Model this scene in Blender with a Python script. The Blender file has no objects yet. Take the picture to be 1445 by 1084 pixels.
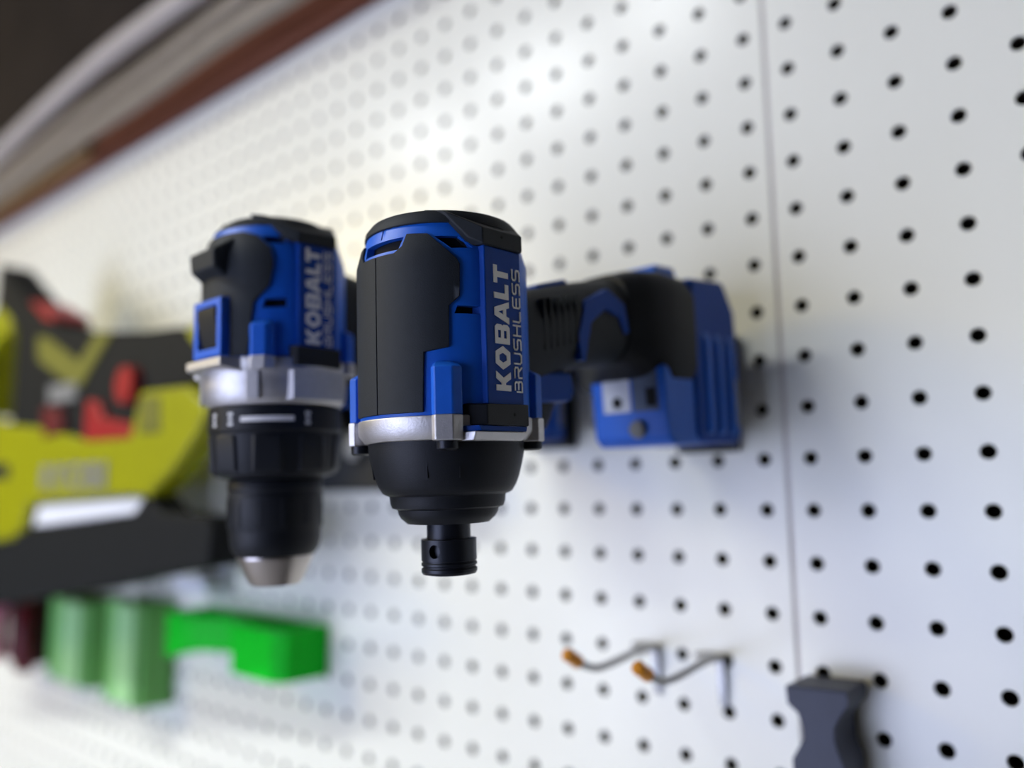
import bpy, bmesh, math, random
from mathutils import Vector, Matrix
random.seed(4)
sc = bpy.context.scene
COL = sc.collection
S = 0.001                                   # everything below is laid out in millimetres
R = math.radians

# ------------------------------------------------------------------ camera, sky, lights, exposure
cam = bpy.data.cameras.new('camera'); camo = bpy.data.objects.new('camera', cam); COL.objects.link(camo)
rgt, dwn, fwd = Vector((0.76445, 0.64461, -0.01029)), Vector((-0.09344, 0.095, -0.99108)), Vector((-0.63788, 0.75859, 0.13285))
m = Matrix.Identity(4)
for i in range(3):
    m[i][0], m[i][1], m[i][2] = rgt[i], -dwn[i], -fwd[i]
m.translation = Vector((66.91, -396.71, 10.33)) * S
camo.matrix_world = m
cam.sensor_width = 36; cam.lens = 1136.63 / 1445 * 36
cam.clip_start = 0.01; cam.clip_end = 100
cam.dof.use_dof = True; cam.dof.focus_distance = 0.262; cam.dof.aperture_fstop = cam.lens / 9.5
cam.dof.aperture_blades = 0
sc.camera = camo

w = bpy.data.worlds.new('sky'); sc.world = w; w.use_nodes = True
bg = w.node_tree.nodes['Background']; bg.inputs[0].default_value = (0.61, 0.68, 1.0, 1); bg.inputs[1].default_value = 6.1

def area(name, loc, rot, sx, sy, power, color):
    l = bpy.data.lights.new(name, 'AREA'); l.shape = 'RECTANGLE'; l.size = sx; l.size_y = sy; l.energy = power; l.color = color
    o = bpy.data.objects.new(name, l); COL.objects.link(o); o.location = loc; o.rotation_euler = rot
    return o
# the shop light hanging over the bench, tube along the board
area('shop_light', (-1.02, -0.95, 0.92), (R(-25), 0, R(11)), 1.0, 0.10, 34.0, (0.94, 0.98, 1.0))
# added warm fill light, no such source seen, tints the board cream
bl = bpy.data.lights.new('warm_fill', 'POINT'); bl.energy = 44; bl.color = (1.0, 0.79, 0.26); bl.shadow_soft_size = 0.3
blo = bpy.data.objects.new('warm_fill', bl); COL.objects.link(blo); blo.location = (-1.9, -1.4, 0.8)

vs = sc.view_settings
sc.display_settings.display_device = 'sRGB'
vs.view_transform = 'Standard'; vs.look = 'None'; vs.exposure = 0.3; vs.gamma = 1.0; vs.use_curve_mapping = False
sc.cycles.use_denoising = True

# ------------------------------------------------------------------ materials
def srgb(r, g, b):
    f = lambda c: (c / 255 / 12.92) if c / 255 <= 0.04045 else ((c / 255 + 0.055) / 1.055) ** 2.4
    return (f(r), f(g), f(b), 1)
def mat(name, col, rough=0.5, metal=0.0, grain=0.0, scale=900.0, var=0.0, vscale=60.0, spec=0.35, stretch=None):
    mt = bpy.data.materials.new(name); mt.use_nodes = True
    nt = mt.node_tree; b = nt.nodes['Principled BSDF']
    b.inputs['Base Color'].default_value = col; b.inputs['Roughness'].default_value = rough
    b.inputs['Metallic'].default_value = metal; b.inputs['Specular IOR Level'].default_value = spec
    tc = nt.nodes.new('ShaderNodeTexCoord'); src = tc.outputs['Object']
    if stretch:
        mp = nt.nodes.new('ShaderNodeMapping'); mp.inputs['Scale'].default_value = stretch
        nt.links.new(src, mp.inputs['Vector']); src = mp.outputs['Vector']
    if grain:
        n = nt.nodes.new('ShaderNodeTexNoise'); n.inputs['Scale'].default_value = scale; n.inputs['Detail'].default_value = 3
        nt.links.new(src, n.inputs['Vector'])
        bp = nt.nodes.new('ShaderNodeBump'); bp.inputs['Strength'].default_value = grain; bp.inputs['Distance'].default_value = 0.0003
        nt.links.new(n.outputs['Fac'], bp.inputs['Height']); nt.links.new(bp.outputs['Normal'], b.inputs['Normal'])
    if var:
        n2 = nt.nodes.new('ShaderNodeTexNoise'); n2.inputs['Scale'].default_value = vscale; n2.inputs['Detail'].default_value = 5
        nt.links.new(src, n2.inputs['Vector'])
        rp = nt.nodes.new('ShaderNodeValToRGB')
        rp.color_ramp.elements[0].position = 0.3; rp.color_ramp.elements[1].position = 0.7
        rp.color_ramp.elements[0].color = tuple(c * (1 - var) for c in col[:3]) + (1,)
        rp.color_ramp.elements[1].color = tuple(min(1, c * (1 + var)) for c in col[:3]) + (1,)
        nt.links.new(n2.outputs['Fac'], rp.inputs['Fac']); nt.links.new(rp.outputs['Color'], b.inputs['Base Color'])
    return mt
M = {
 'board': mat('white_pegboard_paint', (0.855, 0.85, 0.735, 1), 0.24, grain=0.15, scale=120, var=0.015, vscale=8),
 'fibre': mat('hardboard_fibre', srgb(52, 44, 38), 0.9, var=0.2),
 'backing': mat('dark_sheathing', srgb(40, 34, 30), 0.95, var=0.3, vscale=10),
 'beam': mat('red_brown_lumber', srgb(122, 72, 53), 0.8, grain=0.5, scale=80, var=0.3, vscale=14, stretch=(0.12, 1, 1)),
 'cleat': mat('tan_lumber', srgb(172, 140, 100), 0.75, grain=0.4, scale=80, var=0.2, vscale=18, stretch=(0.12, 1, 1)),
 'rafter': mat('dark_rafter', srgb(70, 52, 44), 0.85, grain=0.4, scale=60, var=0.25, vscale=12, stretch=(1, 0.12, 1)),
 'ceiling': mat('ceiling_boards', srgb(48, 46, 43), 0.9, var=0.2, vscale=4),
 'concrete': mat('concrete_floor', srgb(176, 176, 178), 0.7, grain=0.3, scale=60, var=0.12, vscale=6),
 'cable_white': mat('white_cable_jacket', srgb(186, 180, 174), 0.5, var=0.06),
 'cable_grey': mat('grey_cable_jacket', srgb(140, 131, 118), 0.6, var=0.1),
 'blue': mat('blue_tool_plastic', srgb(20, 94, 198), 0.42, grain=0.10, scale=2500, var=0.03, vscale=200),
 'blue_shaded': mat('shaded_blue_plastic', srgb(4, 62, 146), 0.48, grain=0.12, scale=2500, spec=0.15),  # darker copy of the blue; shade on the side faces is in the colour
 'rubber': mat('black_overmould_rubber', srgb(36, 40, 44), 0.62, grain=0.35, scale=2600, var=0.05, vscale=300, spec=0.22),
 'black': mat('black_plastic', srgb(21, 24, 29), 0.5, grain=0.25, scale=2200, spec=0.25),
 'deep': mat('dark_recess', srgb(12, 13, 15), 0.8, var=0.1),
 'steel': mat('cast_aluminium', (0.54, 0.525, 0.52, 1), 0.5, 1.0, grain=0.3, scale=1800, var=0.05, vscale=400),
 'chuck_steel': mat('chuck_steel', (0.42, 0.385, 0.36, 1), 0.32, 1.0, grain=0.1, scale=800),
 'black_steel': mat('blackened_steel', srgb(30, 33, 40), 0.38, 0.35, grain=0.12, scale=2000),
 'silver_ink': mat('silver_ink', srgb(235, 232, 228), 0.4, 0.0, var=0.03),
 'white_ink': mat('white_ink', srgb(215, 215, 215), 0.5, var=0.03),
 'sticker': mat('white_sticker', srgb(196, 200, 210), 0.5, var=0.08, vscale=150),
 'sticker_grey': mat('grey_sticker', srgb(70, 84, 108), 0.5, var=0.2, vscale=180),
 'lime': mat('lime_tool_plastic', srgb(146, 146, 0), 0.42, grain=0.1, scale=800, var=0.04),
 'olive': mat('olive_inlay', srgb(108, 106, 32), 0.6, var=0.06),
 'charcoal': mat('charcoal_plastic', srgb(22, 24, 25), 0.65, grain=0.2, scale=900, var=0.05, spec=0.15),
 'red': mat('red_plastic', srgb(150, 24, 30), 0.45, var=0.06),
 'dark_red': mat('dark_red_plastic', srgb(92, 12, 22), 0.5, var=0.06),
 'grey': mat('grey_plastic', srgb(122, 122, 118), 0.5, var=0.05),
 'label_grey': mat('grey_print', srgb(132, 130, 128), 0.5, var=0.04),
 'pale_green': mat('pale_green_plastic', srgb(112, 178, 92), 0.5, var=0.06, vscale=20),
 'pale_green_lit': mat('lit_green_plastic', srgb(158, 208, 142), 0.45, var=0.05, vscale=20),
 'bright_green': mat('bright_green_print', srgb(0, 205, 34), 0.5, grain=0.3, scale=700, var=0.04, spec=0.15),
 'white_plastic': mat('white_plastic', srgb(232, 234, 238), 0.4, var=0.02),
 'wire': mat('grey_hook_wire', (0.36, 0.36, 0.35, 1), 0.4, 0.7, grain=0.1),
 'orange': mat('orange_vinyl_tip', srgb(224, 142, 20), 0.45, var=0.05),
 'slate': mat('slate_plastic', srgb(58, 62, 76), 0.5, grain=0.3, scale=1500, var=0.06, vscale=120),
 'seam': mat('grey_seam_filler', srgb(205, 198, 190), 0.7, var=0.06),
 'pink': mat('pink_grip_plastic', srgb(204, 122, 138), 0.5, var=0.08),  # plain pink, paler than the other grip
}

# ------------------------------------------------------------------ helpers
def tag(o, label=None, cat=None, group=None, kind=None):
    for k, v in (('label', label), ('category', cat), ('group', group), ('kind', kind)):
        if v: o[k] = v
    return o
def thing(name, label, cat, loc=(0, 0, 0), rot=(0, 0, 0), group=None):
    o = bpy.data.objects.new(name, None); COL.objects.link(o)
    o.empty_display_size = 0.02
    o.location = Vector(loc) * S; o.rotation_euler = rot
    return tag(o, label, cat, group)
def obj(name, bm, m, parent=None, bevel=0.0, angle=35, label=None, seg=2):
    bmesh.ops.recalc_face_normals(bm, faces=bm.faces[:])
    bmesh.ops.scale(bm, vec=(S, S, S), verts=bm.verts[:])
    me = bpy.data.meshes.new(name); bm.to_mesh(me); bm.free()
    ms = m if isinstance(m, (list, tuple)) else [m]
    for x in ms: me.materials.append(M[x])
    me.shade_smooth(); me.set_sharp_from_angle(angle=R(angle))
    o = bpy.data.objects.new(name, me); COL.objects.link(o)
    if parent: o.parent = parent
    if bevel:
        b = o.modifiers.new('bevel', 'BEVEL'); b.width = bevel * S; b.segments = seg; b.limit_method = 'ANGLE'; b.angle_limit = R(40)
        b.harden_normals = True
    if label: o['label'] = label
    return o
def new(): return bmesh.new()
def merge(bm, t):
    me = bpy.data.meshes.new('t'); t.to_mesh(me); t.free(); bm.from_mesh(me); bpy.data.meshes.remove(me)
def box(bm, x0, x1, y0, y1, z0, z1):
    v = [bm.verts.new(p) for p in ((x0,y0,z0),(x1,y0,z0),(x1,y1,z0),(x0,y1,z0),(x0,y0,z1),(x1,y0,z1),(x1,y1,z1),(x0,y1,z1))]
    for f in ((0,3,2,1),(4,5,6,7),(0,1,5,4),(1,2,6,5),(2,3,7,6),(3,0,4,7)): bm.faces.new([v[i] for i in f])
    return bm
def hull(bm, pts):
    t = bmesh.new()
    vs_ = [t.verts.new(p) for p in pts]
    r = bmesh.ops.convex_hull(t, input=vs_)
    kill = [e for e in r['geom_interior'] if isinstance(e, bmesh.types.BMVert)]
    if kill: bmesh.ops.delete(t, geom=kill, context='VERTS')
    bmesh.ops.dissolve_limit(t, angle_limit=R(1.5), verts=t.verts[:], edges=t.edges[:])
    merge(bm, t); return bm
def lathe(bm, prof, n=64, cx=0, cy=0, axis='z', close=True):
    rings = []
    for r, z in prof:
        ring = []
        for i in range(n):
            a = 2 * math.pi * i / n
            p = (cx + r * math.cos(a), cy + r * math.sin(a), z)
            if axis == 'x': p = (z, p[0], p[1])
            if axis == 'y': p = (p[0], z, p[1])
            ring.append(bm.verts.new(p))
        rings.append(ring)
    for a, b in zip(rings, rings[1:]):
        for i in range(n): bm.faces.new((a[i], a[(i+1) % n], b[(i+1) % n], b[i]))
    if close:
        bm.faces.new(rings[0][::-1]); bm.faces.new(rings[-1])
    return bm
def loft(bm, rings):
    vr = [[bm.verts.new(p) for p in r] for r in rings]; n = len(vr[0])
    for a, b in zip(vr, vr[1:]):
        for i in range(n): bm.faces.new((a[i], a[(i+1) % n], b[(i+1) % n], b[i]))
    bm.faces.new(vr[0][::-1]); bm.faces.new(vr[-1]); return bm
def sup(cx, cz, hx, hz, y, e=2.6, n=28, shear=0.0):
    out = []
    for i in range(n):
        a = 2 * math.pi * i / n; c, s = math.cos(a), math.sin(a)
        z = hz * math.copysign(abs(s) ** (2 / e), s)
        out.append((cx + hx * math.copysign(abs(c) ** (2 / e), c), y + shear * z, cz + z))
    return out
def fill2d(outer, holes=()):
    t = bmesh.new(); es = []
    for lp in [outer] + list(holes):
        v = [t.verts.new((p[0], p[1], 0)) for p in lp]
        es += [t.edges.new((v[i], v[(i+1) % len(v)])) for i in range(len(v))]
    bmesh.ops.triangle_fill(t, use_beauty=True, use_dissolve=False, edges=es)
    return t
def solid2d(bm, t, fout, fin):
    """turn the flat triangulation t into a solid between two mappings of (u, v)"""
    t.verts.ensure_lookup_table()
    a = {v: bm.verts.new(fout(v.co.x, v.co.y)) for v in t.verts}
    b = {v: bm.verts.new(fin(v.co.x, v.co.y)) for v in t.verts}
    for f in t.faces:
        bm.faces.new([a[v] for v in f.verts]); bm.faces.new([b[v] for v in reversed(f.verts)])
    for e in t.edges:
        if len(e.link_faces) == 1:
            u, v = e.verts; bm.faces.new((a[u], a[v], b[v], b[u]))
    t.free(); return bm
def wrap(bm, outer, holes, r0, r1, taper=None, step=4.0, zcuts=()):
    """plate outlined in (angle in degrees from the tool's top towards +x, z) bent round the tool's axis"""
    t = fill2d(outer, holes)
    lo = min(p[0] for p in outer); hi = max(p[0] for p in outer)
    k = math.ceil(lo / step) * step
    while k < hi:
        bmesh.ops.bisect_plane(t, geom=t.verts[:] + t.edges[:] + t.faces[:], dist=1e-4, plane_co=(k, 0, 0), plane_no=(1, 0, 0)); k += step
    for z in zcuts:
        bmesh.ops.bisect_plane(t, geom=t.verts[:] + t.edges[:] + t.faces[:], dist=1e-4, plane_co=(0, z, 0), plane_no=(0, 1, 0))
    tp = taper or (lambda z: 0.0)
    def f(r):
        return lambda th, z: ((r - tp(z)) * math.sin(R(th)), -(r - tp(z)) * math.cos(R(th)), z)
    return solid2d(bm, t, f(r1), f(r0))
def prism(bm, poly, a0, a1, axis='y', holes=()):
    t = fill2d(poly, holes)
    mp = {'y': lambda c: (lambda u, v: (u, c, v)), 'x': lambda c: (lambda u, v: (c, u, v)), 'z': lambda c: (lambda u, v: (u, v, c))}[axis]
    return solid2d(bm, t, mp(a0), mp(a1))
def tube(bm, pts, r, n=10):
    pts = [Vector(p) for p in pts]; rings = []
    up = None
    for i, p in enumerate(pts):
        d = (pts[min(i+1, len(pts)-1)] - pts[max(i-1, 0)]).normalized()
        if up is None: up = d.orthogonal().normalized()
        up = (up - d * up.dot(d)).normalized(); sd = d.cross(up)
        rr = r[i] if isinstance(r, (list, tuple)) else r
        rings.append([p + (up * math.cos(2*math.pi*k/n) + sd * math.sin(2*math.pi*k/n)) * rr for k in range(n)])
    return loft(bm, rings)
def smooth_path(pts, sub=6):
    P = [Vector(p) for p in pts]; P = [P[0]*2 - P[1]] + P + [P[-1]*2 - P[-2]]; out = []
    for i in range(1, len(P) - 2):
        p0, p1, p2, p3 = P[i-1:i+3]
        for k in range(sub):
            t = k / sub
            out.append(0.5 * ((2*p1) + (p2-p0)*t + (2*p0-5*p1+4*p2-p3)*t*t + (3*p1-p0-3*p2+p3)*t**3))
    out.append(P[-2]); return out
def circ(cx, cy, r, n=14, ry=None): return [(cx + r*math.cos(2*math.pi*i/n), cy + (ry or r)*math.sin(2*math.pi*i/n)) for i in range(n)]

# block capitals, unit height, drawn as (outer, holes) outlines
def poly_K(): return 0.98, [([(0,0),(.3,0),(.3,.36),(.40,.36),(.62,0),(.98,0),(.66,.5),(.98,1),(.62,1),(.40,.64),(.3,.64),(.3,1),(0,1)], [])]
def poly_O(): return 1.20, [([(.30,0),(.90,0),(1.2,.5),(.90,1),(.30,1),(0,.5)], [[(.48,.24),(.72,.24),(.86,.5),(.72,.76),(.48,.76),(.34,.5)]])]
def poly_B(): return 1.0, [([(0,0),(.86,0),(1,.14),(1,.42),(.92,.5),(1,.58),(1,.86),(.86,1),(0,1)], [[(.30,.20),(.70,.20),(.70,.40),(.30,.40)], [(.30,.60),(.70,.60),(.70,.80),(.30,.80)]])]
def poly_A(): return 1.16, [([(0,0),(.32,0),(.39,.20),(.77,.20),(.84,0),(1.16,0),(.78,1),(.38,1)], [[(.46,.40),(.70,.40),(.58,.74)]])]
def poly_L(): return 0.78, [([(0,0),(.78,0),(.78,.24),(.30,.24),(.30,1),(0,1)], [])]
def poly_T(): return 0.92, [([(.31,0),(.61,0),(.61,.76),(.92,.76),(.92,1),(0,1),(0,.76),(.31,.76)], [])]
def big_word(bm, x, z_start, z_end, y_base, height, lift=0.3):
    L = [poly_K(), poly_O(), poly_B(), poly_A(), poly_L(), poly_T()]
    gaps = [.10, .10, .06, .10, .02]
    tot = sum(l[0] for l in L) + sum(gaps); k = (z_end - z_start) / tot; cur = 0.0
    for i, (wd, shapes) in enumerate(L):
        for outer, holes in shapes:
            f = lambda xx: (lambda u, v: (xx, y_base - v * height, z_start + (cur + u) * k))
            solid2d(bm, fill2d(outer, holes), f(x + lift), f(x - .2))
        cur += wd + (gaps[i] if i < 5 else 0)
STROKES = {
 'B': [[(.18,1),(.8,1),(.95,.88),(.95,.62),(.82,.5),(.25,.5)], [(.82,.5),(1,.38),(1,.12),(.85,0),(0,0),(0,.72)]],
 'R': [[(0,0),(0,.42)], [(0,1),(.85,1),(1,.88),(1,.6),(.85,.48),(.15,.48)], [(.55,.48),(1,0)]],
 'U': [[(0,1),(0,.2),(.18,0),(.82,0),(1,.2),(1,1)]],
 'S': [[(1,1),(.18,1),(0,.86),(0,.62),(.16,.5),(.84,.5),(1,.38),(1,.14),(.82,0),(0,0)]],
 'H': [[(0,0),(0,1)], [(1,0),(1,1)], [(0,.5),(1,.5)]],
 'L': [[(0,1),(0,.16),(.16,0),(1,0)]],
 'E': [[(1,1),(.16,1),(0,.84),(0,.16),(.16,0),(1,0)], [(0,.5),(.9,.5)]],
}
def thin_word(bm, x, z_start, z_end, y_base, height, sw, lift=0.25):
    word = 'BRUSHLESS'; n = len(word); pitch = (z_end - z_start) / (n - .28); lw = pitch * .72
    for i, ch in enumerate(word):
        for st in STROKES[ch]:
            p = [Vector((z_start + i * pitch + u * lw, y_base - v * height)) for u, v in st]
            for j, (a, b) in enumerate(zip(p, p[1:])):
                d = (b - a).normalized(); nn = Vector((-d.y, d.x)) * sw; a2 = a - d * sw * .8; b2 = b + d * sw * .8
                q = [a2 + nn, b2 + nn, b2 - nn, a2 - nn]
                f = lambda xx: (lambda u, v: (xx, v, u))
                solid2d(bm, fill2d([(c.x, c.y) for c in q]), f(x + lift + j * .004), f(x - .2))

# ------------------------------------------------------------------ the setting
wall = obj('wall_back', box(new(), -4500, 900, 14, 110, -1300, 1000), 'backing'); tag(wall, kind='structure')
PITCH, HR, TH = 25.4, 3.25, 5.0
def pegboard(x0, x1, z0, z1, cols, rows):
    bm = new(); N = 16
    xs = sorted(cols); zs = sorted(rows)
    xe = [x0] + [(a + b) / 2 for a, b in zip(xs, xs[1:])] + [x1]
    ze = [z0] + [(a + b) / 2 for a, b in zip(zs, zs[1:])] + [z1]
    cache = {}
    def V(x, z, y=0.0):
        k = (round(x, 3), round(z, 3), round(y, 3))
        if k not in cache: cache[k] = bm.verts.new((x, y, z))
        return cache[k]
    for i, cx in enumerate(xs):
        for j, cz in enumerate(zs):
            c = [V(xe[i+1], ze[j+1]), V(xe[i], ze[j+1]), V(xe[i], ze[j]), V(xe[i+1], ze[j])]
            ang = [2 * math.pi * k / N for k in range(N)]
            rim = [bm.verts.new((cx + (HR + .35) * math.cos(a), 0, cz + (HR + .35) * math.sin(a))) for a in ang]
            mid = [bm.verts.new((cx + HR * math.cos(a), .45, cz + HR * math.sin(a))) for a in ang]
            bot = [bm.verts.new((cx + HR * math.cos(a), TH, cz + HR * math.sin(a))) for a in ang]
            for q in range(4):
                s = q * N // 4
                for k in range(N // 4): bm.faces.new((c[q], rim[s + k], rim[(s + k + 1) % N]))
                bm.faces.new((c[q], rim[(s + N // 4) % N], c[(q + 1) % 4]))
            for k in range(N):
                k2 = (k + 1) % N
                bm.faces.new((rim[k], mid[k], mid[k2], rim[k2]))
                f = bm.faces.new((mid[k], bot[k], bot[k2], mid[k2])); f.material_index = 1
    for (pa, pb) in (((x0, z0), (x1, z0)), ((x1, z0), (x1, z1)), ((x1, z1), (x0, z1)), ((x0, z1), (x0, z0))):
        a, b = bm.verts.new((pa[0], 0, pa[1])), bm.verts.new((pb[0], 0, pb[1]))
        c2, d = bm.verts.new((pb[0], TH, pb[1])), bm.verts.new((pa[0], TH, pa[1])); bm.faces.new((a, b, c2, d))
    o = obj('pegboard_panel', bm, ['board', 'fibre'], wall, angle=50)
    return o
rows = [k * PITCH for k in range(-15, 16)]
pegboard(-86.8, 296, -394, 405, [k * PITCH for k in range(-3, 12)], rows)
pegboard(-1321, -89.2, -394, 405, [1.9 + k * PITCH for k in range(-52, -3)], rows)

bm = new(); box(bm, -4500, 900, -14, 13, 408, 462)
tag(obj('trim_1', bm, 'beam', bevel=2), kind='structure')
obj('seam_strip', box(new(), -89.1, -86.9, 1.1, 4, -394, 405), 'seam', wall)
bm = new(); box(bm, -2600, -905, -24, -14.2, 410, 440)
tag(obj('trim_2', bm, 'cleat', bevel=2), kind='structure')
ceil = obj('ceiling', box(new(), -4500, 900, -2700, 110, 1000, 1030), 'ceiling'); tag(ceil, kind='structure')
for x in (-2350, -1950, -1550, -1150, -750, -350, 50, 450):
    obj('rafter', box(new(), x, x + 45, -2600, 13, 860, 999), 'rafter', ceil, bevel=2)
fl = obj('floor', box(new(), -4500, 900, -3500, 14, -1330, -1300), 'concrete'); tag(fl, kind='structure')
wr = obj('wall_right', box(new(), 900, 1000, -3500, 110, -1330, 1030), 'ceiling'); tag(wr, kind='structure')  # unseen wall, put close and dark to keep right-hand tool faces dark
wf = obj('wall_front', box(new(), -100, 1000, -2700, -2600, -1330, 1030), 'ceiling'); tag(wf, kind='structure')  # unseen wall, added to shut out daylight from the front right
obj('door_side_mask', box(new(), -4500, -2150, -2690, -2610, -1299, 279), 'ceiling', wf)  # unseen, shaped to hold back daylight glare on the left of the board
obj('door_header_mask', box(new(), -4500, -101, -2690, -2610, 280, 999), 'ceiling', wf)  # unseen, set low so only low daylight reflects in the board
wl = obj('wall_left', box(new(), -4600, -4500, -2700, 110, -1330, 1030), 'ceiling'); tag(wl, kind='structure')

def cable(name, pts, r, m, label):
    tag(obj(name, tube(new(), smooth_path(pts), r, 12), m), label, 'cable')
cable('cable', [(-2500,-44,485),(-1500,-50,472),(-1250,-50,462),(-1110,-50,466),(-950,-52,474),(-800,-50,484),(-640,-50,480),(-450,-50,474),(-200,-50,478),(300,-50,480)], 12, 'cable_white', 'thick off-white cable, uppermost of those slung above the pegboard')
cable('cable', [(-2500,-48,434),(-1400,-50,432),(-1150,-50,430),(-960,-50,432),(-860,-50,435),(-700,-50,433),(-540,-50,435),(-350,-50,432),(200,-50,434)], 8, 'cable_grey', 'thinner grey-brown cable running just below the thick off-white one')
cable('cable', [(-2500,-46,411),(-1400,-48,412),(-1100,-48,409),(-900,-48,412),(-700,-48,411),(-560,-48,414),(-430,-48,411),(-250,-48,412),(200,-48,411)], 9, 'cable_grey', 'grey-brown cable slung lowest, along the red-brown beam')

# ------------------------------------------------------------------ cordless tools
TAPER = lambda z0, k: (lambda z: max(0.0, z - z0) * k)
EAR = [(18.6,-19),(19.3,-24.6),(21.7,-25.4),(26.0,-21.7),(26.6,-18),(22,-14)]
def ear_outline(sx, sy, grow=0.0):
    k = 1 + grow / 33.0
    return [(x * sx * k, -y * sy * k) for x, y in EAR]
def ears(bm, z0, z1, ztop, grow=0.0, only=None):
    for sx in (-1, 1):
        for sy in (-1, 1):
            if only and (sx, sy) != only: continue
            o = ear_outline(sx, sy, grow); cx, cy = sx * 19.5, sy * 20.5
            pts = [(x, y, z0) for x, y in o] + [(x, y, z1) for x, y in o]
            if ztop > z1: pts += [(cx + (x - cx) * .45 - sx * 2.5, cy + (y - cy) * .45 - sy * 2.5, ztop) for x, y in o]
            hull(bm, pts)
    return bm
def mirror(pts): return pts + [(-a, b) for a, b in reversed(pts)]

def handle_and_battery(root, dz, drill=False):
    P = lambda y, top, bot, hx, e=2.6, sh=0.0: sup(0, (top + bot) / 2 + dz, hx, (top - bot) / 2, y, e, 28, sh)
    up = (22, 23, 20, 12, 6, 3, 0) if drill else (0,) * 7
    bm = loft(new(), [P(y, t_ + u, b_, h_) for (y, t_, b_, h_), u in zip(((8, 92, 40, 15), (22, 86.5, 43, 16), (34, 86.5, 47, 16.5), (52, 91.5, 53.5, 16.5), (70, 96, 58.5, 16), (86, 99.5, 61.5, 16), (98, 101.5, 62, 17)), up)])
    grip = obj('grip', bm, 'rubber', root, angle=60)
    for q in range(6):
        y = 36 + q * 4
        obj('grip_rib', hull(new(), [(x, y + d, z + dz) for x in (12, 16.6) for d in (0, 1.5) for z in (62 + q, 82 + q)]), 'rubber', grip, bevel=.4)
    bm = new()
    pl = [(58, 60), (61, 60), (66, 76), (76, 83), (86, 81), (90, 74), (93, 75), (90, 87), (78, 92), (63, 85), (57, 70)]
    prism(bm, [(y, z + dz) for y, z in pl], 13.5, 16.9, 'x'); obj('side_stripe', bm, 'blue_shaded', grip, bevel=.5, label='blue inlay stripe on the black grip')
    bm = new(); hull(bm, [(x, y, z + dz) for x in (-6, 6) for y, z in ((44, 87), (66, 93.5), (46, 91), (64, 96))]); obj('top_stripe', bm, 'blue_shaded', grip, bevel=1)
    # trigger under the front of the handle
    tg = obj('trigger', loft(new(), [[(hx * math.cos(a), y + hy * math.sin(a), z + dz) for a in [2*math.pi*i/20 for i in range(20)]] for z, y, hx, hy in ((56, 44, 9, 13), (48, 45, 9, 12.5), (43, 45.5, 8.5, 11.5), (38, 45, 8, 9.5), (33, 44, 7, 6))]), 'black', root, bevel=.5)
    obj('trigger_housing', hull(new(), [(x, y, z + dz) for x in (-12, 12) for y, z in ((24, 46), (60, 48.5), (58, 44), (26, 42), (28, 54), (58, 56))]), 'blue_shaded', root, bevel=2, label='blue collar above the black trigger')
    # rubber boot round the foot of the handle
    bm = loft(new(), [P(93, 102.5, 62, 17.5, 3), P(101, 105, 61, 22, 4), P(112, 105.5, 51, 28, 5), P(130, 105, 50, 28.5, 5)])
    obj('foot_boot', bm, 'black', root, angle=50)
    x0, x1 = -15, 27
    bm = hull(new(), [(x, y, z + dz) for x, y, z in ((x0, 108, 30), (x1 - 2, 108, 30), (x0, 106, 62), (x1 - 2, 106, 62), (x0, 142, 27), (x1, 142, 27), (x0, 142, 64), (x1, 142, 64), (x0, 112, 26.5), (x1 - 1, 112, 26.5))])
    foot = obj('foot', bm, 'blue', root, bevel=2, seg=3)
    for nm, xa, xb, m_, lb in (('rating_label', -8, 6.5, 'sticker', 'white printed label'), ('warning_label', 8, 21, 'sticker_grey', 'dark grey printed label')):
        f = lambda y: (lambda u, v: (u, y - (v - 46) * .0625, v + dz))
        bm = new(); solid2d(bm, fill2d([(xa, 42), (xb, 42), (xb, 60), (xa, 60)]), f(106.65), f(107.6))
        l = obj(nm, bm, m_, foot, label=lb)
        bm = new()
        if nm == 'rating_label':
            solid2d(bm, fill2d(circ(-.5, 46.5, 2.6)), f(106.4), f(107.2)); obj('symbol', bm, 'deep', foot)
        else:
            solid2d(bm, fill2d([(15, 44), (20, 44), (20, 52), (15, 52)]), f(106.4), f(107.2)); obj('symbol', bm, 'deep', foot)
    bm = new(); lathe(bm, [(4.2, 107), (3.6, 104.6)], 20, 10, 34 + dz, 'y'); obj('release_button', bm, 'grey', foot, bevel=.4)
    # battery: ribbed blue pack
    bm = hull(new(), [(x, y, z + dz) for x in (-17, 28) for y, z in ((128, 30), (128, 103), (160, 106), (170, 92), (171.5, 70), (171.5, 30), (168, 27.5), (132, 27.5))])
    bat = obj('battery', bm, 'blue_shaded', root, bevel=2.5, seg=3)
    for y in (136, 147, 158):
        obj('battery_rib', hull(new(), [(x, y + d, z + dz) for x, d, z in ((27.5, 0, 31), (27.5, 7, 31), (29.5, 1.5, 33), (29.5, 5.5, 33), (27.5, 0, 80), (27.5, 7, 80), (29.5, 1.5, 74), (29.5, 5.5, 74))]), 'blue', bat, bevel=.6)
    obj('battery_latch', hull(new(), [(x, y, z + dz) for x in (-8, 14) for y, z in ((118, 104), (142, 104), (122, 111), (138, 112))]), 'blue', bat, bevel=1.5)
    obj('battery_badge', prism(new(), [(y, z + dz) for y, z in ((161, 36), (168, 36), (168, 58), (163, 60))], 27.6, 28.6, 'x'), 'grey', bat)

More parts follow.
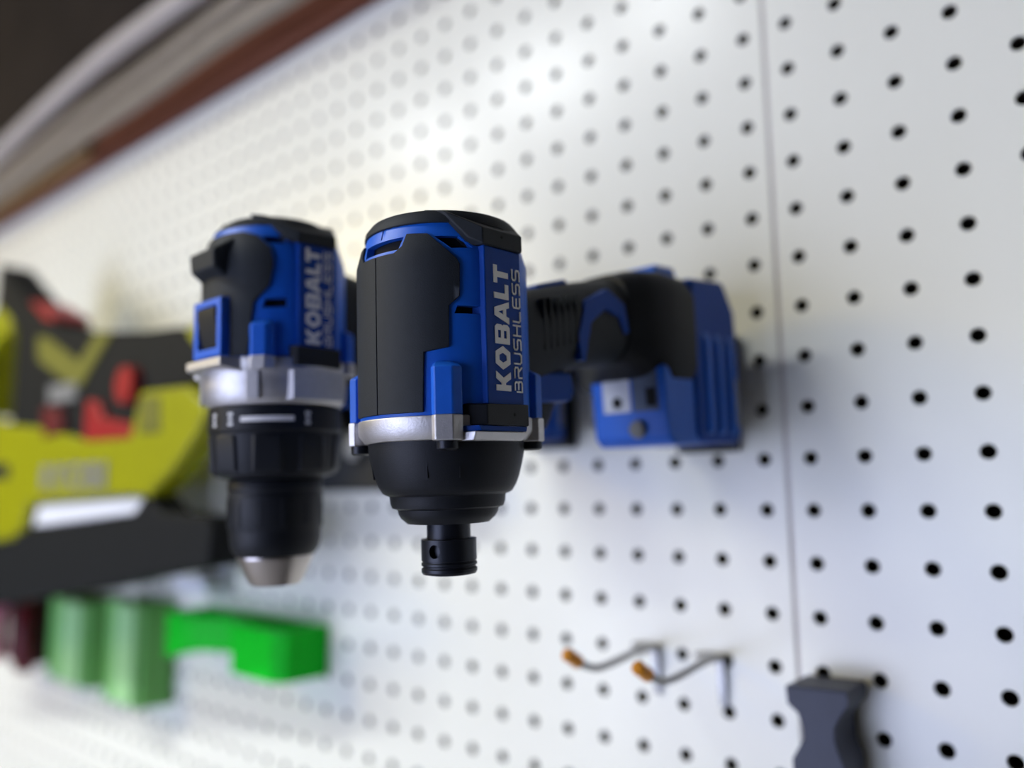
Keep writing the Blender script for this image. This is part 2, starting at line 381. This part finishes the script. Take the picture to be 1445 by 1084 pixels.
def side_panel(root, y0, y1, z0, z1, tz0, tz1, ty):
    bm = hull(new(), [(x, y, z) for x, y, z in ((20, y0 - 1, z0), (20, y1 + 1, z0), (20, y0 - 1, z1), (20, y1 + 1, z1), (30.1, y0, z0), (30.1, y1, z0), (30.1, y0, z1), (30.1, y1, z1))])
    p = obj('side_panel', bm, 'blue_shaded', root, bevel=.5)
    bm = new(); big_word(bm, 30.1, tz0, tz1, ty, 7.0); obj('brand_lettering', bm, 'silver_ink', p, label='bold silver word KOBALT')
    bm = new(); thin_word(bm, 30.1, tz0, tz1 - .4, ty + 5.6, 3.5, .27); obj('type_lettering', bm, 'silver_ink', p, label='thin silver word BRUSHLESS')
    return p

# ---- impact driver
DROOP = R(1.7)
drv = thing('impact_driver', 'blue and black impact driver, sharply in focus, hanging nose-down nearest the camera', 'impact driver', (-133.3, -193.7, 0), (DROOP, 0, R(-2)))
tp = TAPER(89, .27)
slots = [[(-19, 94.4), (20, 94.6), (17, 90.2), (-16, 90.2)],
         [(41, 94), (57, 94), (66, 90), (52, 89.6)], [(-41, 94), (-57, 94), (-66, 90), (-52, 89.6)],
         [(53, 68), (55, 70.6), (70, 70.6), (70, 68)], [(-53, 68), (-55, 70.6), (-70, 70.6), (-70, 68)],
         [(-.6, 95.2), (.6, 95.2), (.6, 99), (-.6, 99)]]
bm = new(); wrap(bm, [(-178, 35.2), (178, 35.2), (178, 99.6), (-178, 99.6)], slots, 27.2, 29.8, tp, zcuts=(89, 92, 96))
hs = obj('motor_housing', bm, 'blue', drv, angle=40)
bm = new(); lathe(bm, [(26.8, 35.4), (26.8, 89), (23.8, 100)]); obj('motor_core', bm, 'deep', hs, label='dark interior behind the vents')
for c in ((-1, -1), (1, -1), (-1, 1), (1, 1)): obj('screw_tower', ears(new(), 35.2, 50.5, 54, 0, c), 'blue', hs, bevel=.5)
half = [(.3, 36.4), (33, 36.4), (34, 55.6), (49.2, 57), (49.6, 70.4), (56.4, 73.6), (56.8, 84.2), (55, 86), (37.2, 94.8), (22.6, 95.4), (20.4, 91.2), (15, 89), (.3, 89)]
for sgn in (1, -1):
    bm = new(); wrap(bm, [(a * sgn, z) for a, z in half], [], 29.2, 30.7, tp, zcuts=(86, 89, 92))
    obj('grip_pad', bm, 'rubber', drv, bevel=.45, angle=40)
# rear cap with its two side wings
bm = new(); lathe(bm, [(24, 98.3), (27.9, 98.9), (27.5, 101.2), (25.6, 103.7), (12, 105), (6, 105.1)])
cap = obj('rear_cap', bm, 'rubber', drv, bevel=.4)
for sx in (1, -1):
    bm = hull(new(), [(sx * x, y, z) for x, y, z in ((31.2, -11.5, 90.8), (31.2, 7.5, 91.2), (31.2, -11.5, 96.3), (31.2, 7.5, 96.8), (27.5, -14.5, 93), (25.6, -15.5, 98.5), (20, -19, 103), (12, -20, 104.8), (12, 18, 104.8), (22, 14, 103), (27, 12, 93), (20, -12, 91), (20, 12, 91))])
    wing = obj('cap_wing', bm, 'rubber', cap, bevel=.5)
    bm = new(); lathe(bm, [(.5, sx * 31.0), (.5, sx * 31.32)], 10, -2.5, 94.5, 'x'); obj('screw_dimple', bm, 'deep', cap)
side_panel(drv, -10, 7.6, 38.6, 91, 43.2, 85.0, 1.0)
obj('rear_side_panel', hull(new(), [(-x, y, z) for x in (20, 30.1) for y in (-10, 7.6) for z in (38.6, 91)]), 'blue_shaded', drv, bevel=.5)
for sx in (1, -1):
    bm = hull(new(), [(sx * x, y, z) for x, y, z in ((24, -17, 31.6), (24, 10, 31.6), (31.2, -11.5, 31.8), (31.2, 8.6, 31.8), (31.2, -11.5, 38.6), (31.2, 8.6, 39), (24, -17, 39), (24, 10, 39))])
    sb = obj('side_boss', bm, 'black', drv, bevel=.5)
    bm = new(); lathe(bm, [(.55, sx * 31.0), (.55, sx * 31.32)], 10, 1.5, 35.5, 'x'); obj('screw_dimple', bm, 'deep', sb)
    obj('side_lip', hull(new(), [(sx * x, y, z) for x, y, z in ((24, -18, 29.8), (24, 8, 29.8), (30.9, -14, 30), (30.9, 7.6, 30), (30.9, -15, 31.7), (30.9, 8, 31.7), (24, -18, 31.7), (24, 8, 31.7))]), 'blue_shaded', drv, bevel=.3)
bm = new(); lathe(bm, [(27.0, 27.6), (28.4, 27.6), (30.6, 30.6), (30.6, 35.3), (27, 35.3)])
ears(bm, 27.2, 35.3, 0, .5)
for sx in (1, -1): hull(bm, [(sx * x, y, z) for x, y, z in ((22, -18, 27), (22, 8, 27), (30.2, -17, 27), (30.2, 6, 27), (31.4, -17, 29.7), (31.4, 7.5, 29.7), (22, -18, 29.8), (22, 8, 29.8))])
obj('gear_case_ring', bm, 'steel', drv, bevel=.45, angle=40, label='cast aluminium ring')
for sx in (-1, 1):
    for sy in (-1, 1):
        bm = new(); lathe(bm, [(1.4, 24.6), (1.6, 24.1), (2.6, 24.1), (3.5, 24.7), (3.5, 27.4)], 18, sx * 22, sy * 20.4); obj('screw', bm, 'black_steel', drv)
bm = new(); lathe(bm, [(25, 28.2), (27.4, 28), (27.1, 24), (26.4, 20.5), (25.2, 16), (24, 12.8), (22.6, 10.6), (21.4, 9.9), (20.4, 9.6), (20.2, 9.2), (20.0, 7.2), (19.4, 5.6), (18.1, 5.1), (17.5, 4.9), (17.2, 3.4), (16.4, 2.0), (14.2, .1), (7.6, -.2)])
nose = obj('nose_cone', bm, 'black', drv, angle=28, label='black rubber nose boot')
for th in (32, 56, -32, -56):
    bm = hull(new(), [((26.7 - .35 * (27 - z) * (27 - z) * .03 + d) * math.sin(R(th + t)), -(26.7 - .35 * (27 - z) * (27 - z) * .03 + d) * math.cos(R(th + t)), z) for z in (27, 15.5) for d in (-2.5, .45) for t in (-.5, .5)])
    obj('nose_rib', bm, 'black', nose)
bm = new(); lathe(bm, [(7.6, .4), (7.6, -5.6)], 48)
lathe(bm, [(7.4, -5.4), (7.4, -16.5)], 40)
ch = obj('collet', bm, 'black_steel', drv, bevel=.3)
bm = new(); wrap(bm, [(-179.9, -12.6), (179.9, -12.6), (179.9, -5.4), (-179.9, -5.4)], [circ(15, -9.2, 13, 18, 2.3)], 7.3, 9.6, None, step=6)
obj('collet_sleeve', bm, 'black_steel', ch, bevel=.25, angle=50)
bm = new(); lathe(bm, [(7.3, -12.5), (9.2, -12.7), (9.2, -13.1), (9.65, -13.5), (9.65, -14.2), (9.1, -14.6), (9.1, -15), (9.65, -15.4), (9.65, -16.4), (9.2, -17.2), (7.2, -17.6), (6.8, -17.4), (4.2, -15.2)], 56)
obj('collet_ring', bm, 'black_steel', ch, angle=25)
handle_and_battery(drv, 0)

# ---- drill driver
drl = thing('drill_driver', 'blue and black cordless drill with black keyless chuck, hanging behind the impact driver', 'drill', (-237, -194, 0), (DROOP, 0, R(-1)))
tp2 = TAPER(110, .30)
slots = [[(45, 116.5), (62, 116.5), (66, 113.4), (50, 113.4)], [(-45, 116.5), (-62, 116.5), (-66, 113.4), (-50, 113.4)],
         [(46, 86), (49, 89.8), (66, 90.6), (66, 86.6)], [(-46, 86), (-49, 89.8), (-66, 90.6), (-66, 86.6)]]
bm = new(); wrap(bm, [(-178, 65.5), (178, 65.5), (178, 122), (-178, 122)], slots, 27.2, 29.8, tp2, zcuts=(110, 114, 118))
hs = obj('motor_housing', bm, 'blue', drl, angle=40)
bm = new(); lathe(bm, [(26.8, 65.5), (26.8, 110), (22.5, 123)]); obj('motor_core', bm, 'deep', hs, label='dark interior behind the vents')
for c in ((-1, -1), (1, -1), (-1, 1), (1, 1)): obj('screw_tower', ears(new(), 65.5, 79, 82.5, 0, c), 'blue', hs, bevel=.6)
pts = [(.0, 91.5), (21.5, 91.5), (21.5, 66.5), (36, 66.5), (40, 88), (52, 95), (55.5, 104), (53, 111), (42, 116.5), (30, 118.5), (0, 118.8)]
bm = new(); wrap(bm, pts + [(-a, z) for a, z in reversed(pts[1:-1])], [], 29.2, 31, tp2, zcuts=(105, 110, 115)); obj('grip_pad', bm, 'rubber', drl, bevel=.5, angle=40)
obj('mode_hump', hull(new(), [(x, y, z) for x, y, z in ((-9.5, -35, 103), (9.5, -35, 103), (-10, -35.5, 110.5), (10, -35.5, 110.5), (-10.5, -26, 115.5), (12, -26, 117), (-10, -28, 98.5), (10, -28, 98.5))]), 'rubber', drl, bevel=1.2, seg=3)
fr = obj('speed_switch_frame', prism(new(), [(-11, 67), (11, 67), (11, 91), (-11, 91)], -32.6, -26, 'y', [[(-7.5, 70.5), (7.5, 70.5), (7.5, 88), (-7.5, 88)]]), 'blue', drl, bevel=.6)
obj('speed_switch', hull(new(), [(x, y, z) for x in (-7.2, 7.2) for y, z in ((-26, 70.8), (-26, 87.8), (-30.6, 71), (-30.6, 79), (-33.2, 83.5), (-33.2, 87.5))]), 'black', drl, bevel=.4)
bm = new(); lathe(bm, [(22, 120.5), (26.6, 121.4), (26.2, 122.8), (21.5, 126.8), (5, 128.6)])
cap = obj('rear_cap', bm, 'rubber', drl, bevel=.5)
for sx in (1, -1):
    obj('cap_wing', hull(new(), [(sx * x, y, z) for x, y, z in ((31.2, -9, 114), (31.2, 9.5, 114.6), (31, -9, 118.5), (31, 9.5, 119.5), (27, -13, 116), (24, -14, 122), (17, -19, 126.5), (10, -20, 128.3), (10, 18, 128.3), (22, 14, 126), (27, 12, 115), (20, -12, 114), (20, 12, 114))]), 'rubber', cap, bevel=.6)
side_panel(drl, -8.6, 10, 70.5, 114, 71.8, 112.2, 1.6)
obj('rear_side_panel', hull(new(), [(-x, y, z) for x in (20, 30.1) for y in (-9, 10) for z in (70.5, 114)]), 'blue_shaded', drl, bevel=.5)
for sx in (1, -1):
    obj('side_boss', hull(new(), [(sx * x, y, z) for x, y, z in ((24, -13, 62), (24, 13, 62), (31.2, -10, 62.5), (31.2, 11.5, 62.5), (31.2, -10, 70.5), (31.2, 11.5, 70.5), (24, -13, 71), (24, 13, 71))]), 'black', drl, bevel=.5)
bm = new(); lathe(bm, [(25, 47), (27.2, 47), (29.4, 50), (30.0, 56), (30.2, 61), (31, 62), (31, 66), (27, 66)])
ears(bm, 60.5, 66, 0, .9)
hull(bm, [(x, y, z) for x, y, z in ((-14, -34, 62.5), (13, -34, 62.5), (-14, -34, 66), (13, -34, 66), (-17, -24, 60), (17, -24, 60), (-17, -24, 66), (17, -24, 66))])
hull(bm, [(x, y, z) for x in (22, 31.2) for y in (-12, 13) for z in (48.5, 61)])
hull(bm, [(-x, y, z) for x in (22, 31.2) for y in (-12, 13) for z in (48.5, 61)])
for th in (40, -40):
    hull(bm, [((r) * math.sin(R(th + t)), -(r) * math.cos(R(th + t)), z) for r in (26, 31.3) for t in (-5, 5) for z in (49, 61)])
obj('gear_case', bm, 'steel', drl, bevel=.5, angle=40, label='cast aluminium gear case')
bm = new(); lathe(bm, [(24, 47.2), (27.8, 46.8), (28.0, 37), (27.2, 36), (26.2, 20.5), (25, 18.6), (19, 16.8)], 72)
cl = obj('clutch_collar', bm, 'black', drl, angle=30)
for k in range(9):
    th = k * 40 + 10
    obj('clutch_rib', hull(new(), [((r) * math.sin(R(th + t)), -(r) * math.cos(R(th + t)), z) for z, r, tt in ((35.5, 26.6, 15), (35.5, 27.6, 10), (34, 27.9, 10), (21.5, 27.2, 11), (20, 26.6, 12), (20, 25.6, 15)) for t in (-tt, tt)]), 'black', cl, bevel=.4)
bm = new(); wrap(bm, [(28, 40.2), (72, 40.2), (72, 42.3), (28, 42.3)], [], 27.7, 28.15); obj('pointer_line', bm, 'silver_ink', cl, label='silver setting line')
for th in (-2, 18, 84):
    bm = new()
    for k in range(3): wrap(bm, [(th - 2.4 + .6 * (k == 1), 38.8 + k * 2), (th + 2.4 - .6 * (k == 1), 38.8 + k * 2), (th + 2.4 - .6 * (k == 1), 40.1 + k * 2), (th - 2.4 + .6 * (k == 1), 40.1 + k * 2)], [], 27.7, 28.15)
    obj('setting_mark', bm, 'white_ink', cl, label='small white clutch mark')
bm = new(); lathe(bm, [(15, 17.4), (19.0, 17), (19.8, 15.6), (19.8, 12.4), (19.4, 12), (19.4, 10.5), (19.8, 10), (19.8, -3), (19.2, -4.2), (19.2, -5.5), (19.0, -9), (18.2, -12.4), (16.4, -15), (13, -15.4)], 72)
ck = obj('chuck_sleeve', bm, 'black', drl, angle=30, label='black knurled chuck sleeve')
for k in range(12):
    th = k * 30 + 8
    obj('chuck_groove', hull(new(), [((r) * math.sin(R(th + t)), -(r) * math.cos(R(th + t)), z) for z, r in ((8.5, 19.2), (8, 20.1), (-2, 20.1), (-3, 19.2)) for t in (-4, 4)]), 'black', ck, bevel=.3)
bm = new(); lathe(bm, [(15.9, -14.6), (16.0, -16), (11.0, -26.6), (10.2, -27.4), (5.2, -27.5), (4.4, -24)], 64); obj('chuck_nose', bm, 'chuck_steel', drl, angle=28, label='bare steel chuck nose')
for k in range(3):
    a = R(k * 120 + 20); bm = new(); lathe(bm, [(1.6, -20), (1.6, -27), (1.0, -27.9)], 12, 3.2 * math.cos(a), 3.2 * math.sin(a)); obj('chuck_jaw', bm, 'chuck_steel', drl)
handle_and_battery(drl, 6, True)

# wall mounts the two batteries slide into
for nm, root, dz, lb in (('battery_mount', drv, 0, 'flat black wall mount between the impact driver battery and the pegboard'), ('battery_mount', drl, 6, 'flat black wall mount holding the drill battery on the pegboard')):
    x = root.location.x / S; t = thing(nm, lb, 'wall mount', (x + 6, 0, 62 + dz - 4), (0, 0, 0))
    obj('plate', box(new(), -18, 16, -8, -.3, -28, 34), 'black', t, bevel=1.5)
    for xx in (-16, 10): obj('rail', box(new(), xx, xx + 4, -22.5, -8, -24, 26), 'black', t, bevel=1)

# ------------------------------------------------------------------ things on the board
def hook(x, z, label):
    t = thing('pegboard_hook', label, 'hook', (x, 0, z))
    bm = tube(new(), smooth_path([(0, 4, 0), (0, -3, .5), (0, -14, 1.4), (0, -24, 1), (0, -40, -.6), (0, -56, -1.4), (0, -66, .6), (0, -76, 5), (0, -82, 8.4)], 5), 1.9, 12); obj('prong', bm, 'wire', t)
    bm = tube(new(), smooth_path([(0, -74, 3.9), (0, -79, 6.7), (0, -84, 9.6)], 4), [3.2] * 8 + [2.2], 14); obj('tip', bm, 'orange', t, bevel=.5, label='orange vinyl tip')
    obj('foot_plate', hull(new(), [(xx, y, zz) for xx in (-2, 2) for y, zz in ((-.3, -24), (-2, -24), (-.3, 2), (-3, 1.5), (-4.5, -3))]), 'wire', t, bevel=.5)
    obj('bent_peg', tube(new(), smooth_path([(0, -2, 0), (-4, -3.5, 1), (-10, -3.0, .5), (-14, -2.5, 0)], 4), 1.6, 10), 'wire', t)
hook(-127, -75, 'grey wire peg hook with orange tip, right one of the pair')
hook(-165, -74, 'grey wire peg hook with orange tip, left one of the pair')

t = thing('utility_tool', 'slate-black waisted plastic tool handle standing out from the board, cut off by the bottom edge', 'hand tool', (-70, 0, -100))
prof = [(-13, 23), (-12.4, 15), (-8, 11.5), (-6.4, 6), (-6.2, 1), (-8.5, -3), (-11.4, -8), (-11.5, -60), (-8, -110), (8, -110), (11, -60), (11.5, -8), (9.5, -3), (8, 2), (8.2, 8), (11, 13), (14, 17), (14.5, 22), (13.5, 24)]
obj('handle_shell', prism(new(), prof, -30, -3, 'y'), 'slate', t, bevel=1.4, seg=3)
obj('back_rail', hull(new(), [(x, y, z) for x in (-6, 8) for y in (-3, -.4) for z in (-100, 16)]), 'black', t, bevel=.6)
obj('handle_inlay', prism(new(), [(-8, -14), (8, -14), (7, -100), (-6, -100)], -30.8, -29, 'y'), 'charcoal', t, bevel=.6)

# ---- lime nailer
YF = -110
t = thing('nailer', 'lime and black power nailer lying across the board at far left', 'nailer', (-660, 0, 0))
def np_(name, poly, y0, y1, m, holes=(), bevel=3, parent=t, label=None):
    sh = lambda L: [(x + 660, z) for x, z in L]
    return obj(name, prism(new(), sh(poly), y0, y1, 'y', [sh(h) for h in holes]), m, parent, bevel=bevel, label=label, seg=3)
body = np_('body', [(-1040, 120), (-900, 92), (-833, 82), (-745, 74), (-660, 60), (-562, 62), (-551, 91), (-476, 89), (-446, 71), (-462, 50), (-493, 28), (-532, 9), (-542, 10), (-600, 10), (-758, 4), (-772, -20), (-800, -30), (-1040, -50)], YF, YF + 24, 'lime', bevel=5)
np_('motor_cover', [(-835, 80), (-838, 178), (-852, 190), (-905, 205), (-905, 262), (-862, 235), (-799, 196), (-735, 170), (-700, 159), (-560, 140), (-508, 136), (-474, 118), (-468, 90), (-553, 88), (-566, 58), (-660, 56), (-745, 70)], YF + 5, YF + 40, 'charcoal', label='charcoal upper housing')
np_('tail_arch', [(-960, 100), (-930, 200), (-890, 212), (-858, 196), (-846, 176), (-880, 178), (-905, 160), (-915, 96)], YF + 3, -74, 'lime')
np_('front_fin', [(-496, 132), (-474, 138), (-462, 134), (-460, 106), (-470, 104), (-482, 116)], YF + 6, -74, 'lime')
np_('inlay', [(-774, 164), (-752, 160), (-675, 128), (-640, 150), (-612, 146), (-668, 106), (-690, 108), (-770, 140)], YF + 3, YF + 12, 'olive', bevel=1, label='olive V-shaped inlay')
np_('accent_strip', [(-806, 204), (-792, 202), (-742, 181), (-742, 174), (-762, 178)], YF + 4, -72, 'red', bevel=1.5, label='red strip on the shoulder')
np_('knob', circ(-570, 97, 15, 20), YF - 4, YF + 10, 'red', bevel=3, label='round red knob')
np_('trigger', [(-742, 92), (-700, 90), (-690, 68), (-730, 62)], YF - 2, YF + 12, 'dark_red', bevel=3)
np_('switch_plate', [(-735, 112), (-675, 110), (-672, 94), (-732, 94)], YF + 1, YF + 12, 'grey', bevel=2)
np_('red_guard', [(-646, 92), (-622, 88), (-612, 74), (-560, 66), (-558, 54), (-646, 56)], YF - 1, YF + 12, 'red', bevel=3)
np_('bump_pad', [(-549, 86), (-515, 84), (-512, 56), (-546, 56)], YF - 1.5, YF + 8, 'olive', bevel=3)
np_('bright_gap_strip', [(-757, 3), (-560, 9.5), (-544, 6), (-546, -1), (-560, -3), (-768, -17)], YF + 8, YF + 24, 'white_plastic', bevel=1.5, label='added white strip for the bright gap between body and magazine')  # added strip, makes the gap under the body read as bright board
np_('slot_shade', [(-900, 46), (-815, 42), (-812, 28), (-900, 30)], YF - 1, YF + 4, 'deep', bevel=1)  # raised near-black plate; the slot's shade is put into its colour
np_('magazine', [(-1040, -52), (-800, -30), (-772, -20), (-556, -3), (-536, 12), (-512, -2), (-446, -4), (-441, -12), (-443, -37), (-520, -48), (-593, -61), (-813, -90), (-1040, -122)], YF + 2, -82, 'charcoal', label='long black magazine')
tx = bpy.data.curves.new('maker_name', 'FONT'); tx.body = 'RYOBI'; tx.size = .036; tx.offset = .0009; tx.extrude = .0008; tx.space_character = 1.12
to = bpy.data.objects.new('tmp', tx); COL.objects.link(to); dg = bpy.context.evaluated_depsgraph_get()
me = bpy.data.meshes.new_from_object(to.evaluated_get(dg)); bpy.data.objects.remove(to)
xs_ = [v.co.x for v in me.vertices]; w0, w1 = min(xs_), max(xs_); k = .132 / (w1 - w0)
for v in me.vertices:
    x, y, z = (v.co.x - w0) * k, v.co.y, v.co.z
    v.co = (-.070 + x, YF * S - z - .0004, .0175 + .0016 * 0 + y * .82)
me.materials.clear(); me.materials.append(M['label_grey'])
lo = bpy.data.objects.new('maker_lettering', me); COL.objects.link(lo); lo.parent = t; lo['label'] = 'grey word RYOBI'
for x, z in ((-800, 60), (-560, 60)):
    obj('hanger', tube(new(), [(x + 660, -.4, z), (x + 660, -76, z)], 4, 10), 'wire', t)

# ---- black dock behind the drill
t = thing('tool_dock', 'charcoal dock on the pegboard with a pale round button, behind drill and impact driver', 'tool dock', (-390, 0, 40))
obj('shell', hull(new(), [(x, y, z) for x, y, z in ((-90, -.4, -28), (95, -.4, -28), (-90, -.4, 34), (95, -.4, 34), (-86, -36, -28), (90, -36, -28), (-86, -30, 26), (90, -30, 26))]), 'black', t, bevel=2.5, seg=3)
bm = new(); lathe(bm, [(8.5, -31), (8.5, -39), (6.5, -40)], 24, 10, 2, 'y'); obj('button', bm, 'grey', t, bevel=.6, label='pale round button')

# ---- pale green bins, bright green holder, white brackets, red-handled pliers
def bin_(x0, x1, z0, z1, r0, r1, label):
    t = thing('tool_bin', label, 'tool bin', ((x0 + x1) / 2, 0, z0))
    c = (x0 + x1) / 2; h = z1 - z0
    bm = prism(new(), [(x0 - c, -1), (x0 - c + 6, -32), (x1 - c - 3, -32), (x1 - c, -1)], 0, h, 'z', [[(x0 - c + 4, -5), (x0 - c + 10, -28), (x1 - c - 7, -28), (x1 - c - 4, -5)]])
    obj('shell', bm, 'pale_green', t, bevel=1.5)
    obj('bottom', box(new(), x0 - c + 5, x1 - c - 5, -29, -4, .5, 4), 'pale_green', t)
    obj('lit_face_strip', hull(new(), [(x - c, y, z) for x in (r0, r1) for y in (-31.5, -38) for z in (2, h - 1)]), 'pale_green_lit', t, bevel=2, label='raised front strip, lighter green for its lit face')  # added strip; the bright lit face is put into a lighter green
bin_(-906, -795, -181, -97, -856, -808, 'pale green plastic tool bin beside the dark pliers, the left one')
bin_(-770, -683, -183, -90, -732, -692, 'pale green plastic tool bin next to the bright green holder')
t = thing('tool_holder', 'bright green wavy plastic holder with two pockets, low on the board', 'tool holder', (-540, 0, -108))
front = [(-92, -2), (-91, -34), (-84, -42), (-30, -43), (-8, -30), (4, -30), (20, -42), (76, -43), (86, -36), (88, -2)]
back = [(78, -2), (77, -32), (22, -34), (8, -22), (-12, -22), (-32, -35), (-80, -34), (-83, -2)]
bm = new()
tt = fill2d(front + back)
zt = lambda x: 19 + .5 * math.cos(x * .05)
zb = lambda x: -19 + (11 if -34 < x < 10 else 0)
solid2d(bm, tt, lambda u, v: (u, v, zt(u)), lambda u, v: (u, v, zb(u))); obj('pocket_wall', bm, 'bright_green', t, bevel=1)
obj('back_plate', box(new(), -92, 88, -2.2, -.4, -17, 18), 'bright_green', t, bevel=.5)
def bracket(x, z, wd, ht, label, dp=0, up=0):
    t = thing('wall_bracket', label, 'bracket', (x, 0, z))
    obj('plate', box(new(), -wd / 2, wd / 2, -5, -.4, -ht / 2, ht / 2), 'white_plastic', t, bevel=1.5)
    obj('lip', hull(new(), [(xx, y, zz) for xx in (-wd / 2 + 2, wd / 2 - 2) for y, zz in ((-4, -ht / 2 + 2), (-4, -ht / 2 + 12), (-24 - dp, -ht / 2 + 4), (-28 - dp, -ht / 2 + 18), (-28 - dp, up), (-24, up))]), 'white_plastic', t, bevel=1.5)
bracket(-560, 12, 72, 56, 'white plastic bracket right of the lime nailer tip', 32, 22)
bracket(-618, -62, 56, 34, 'small white plastic bracket above the bright green holder')
t = thing('pliers', 'dark pliers with pink and dark red grips hanging at the far left edge', 'pliers', (-990, 0, -142))
for x, m_, lb in ((-26, 'pink', 'pink grip'), (66, 'dark_red', 'dark red grip')):
    obj('grip', tube(new(), smooth_path([(x * .8, -38, 34), (x, -46, 12), (x, -46, -12), (x * .95, -44, -34)], 5), [8] + [12] * 13 + [11, 9], 14), m_, t, label=lb)
obj('body', hull(new(), [(x, y, z) for x in (-8, 54) for y in (-40, -.5) for z in (-34, 40)]), 'charcoal', t, bevel=6, seg=3)

# repeats share a group
for o in COL.objects:
    g = {'hook': 'orange-tipped peg hooks', 'cable': 'cables slung above the pegboard', 'tool bin': 'pale green tool bins', 'bracket': 'white plastic brackets', 'wall mount': 'battery mounts behind the two blue tools'}.get(o.get('category', ''))
    if g and not o.parent: o['group'] = g
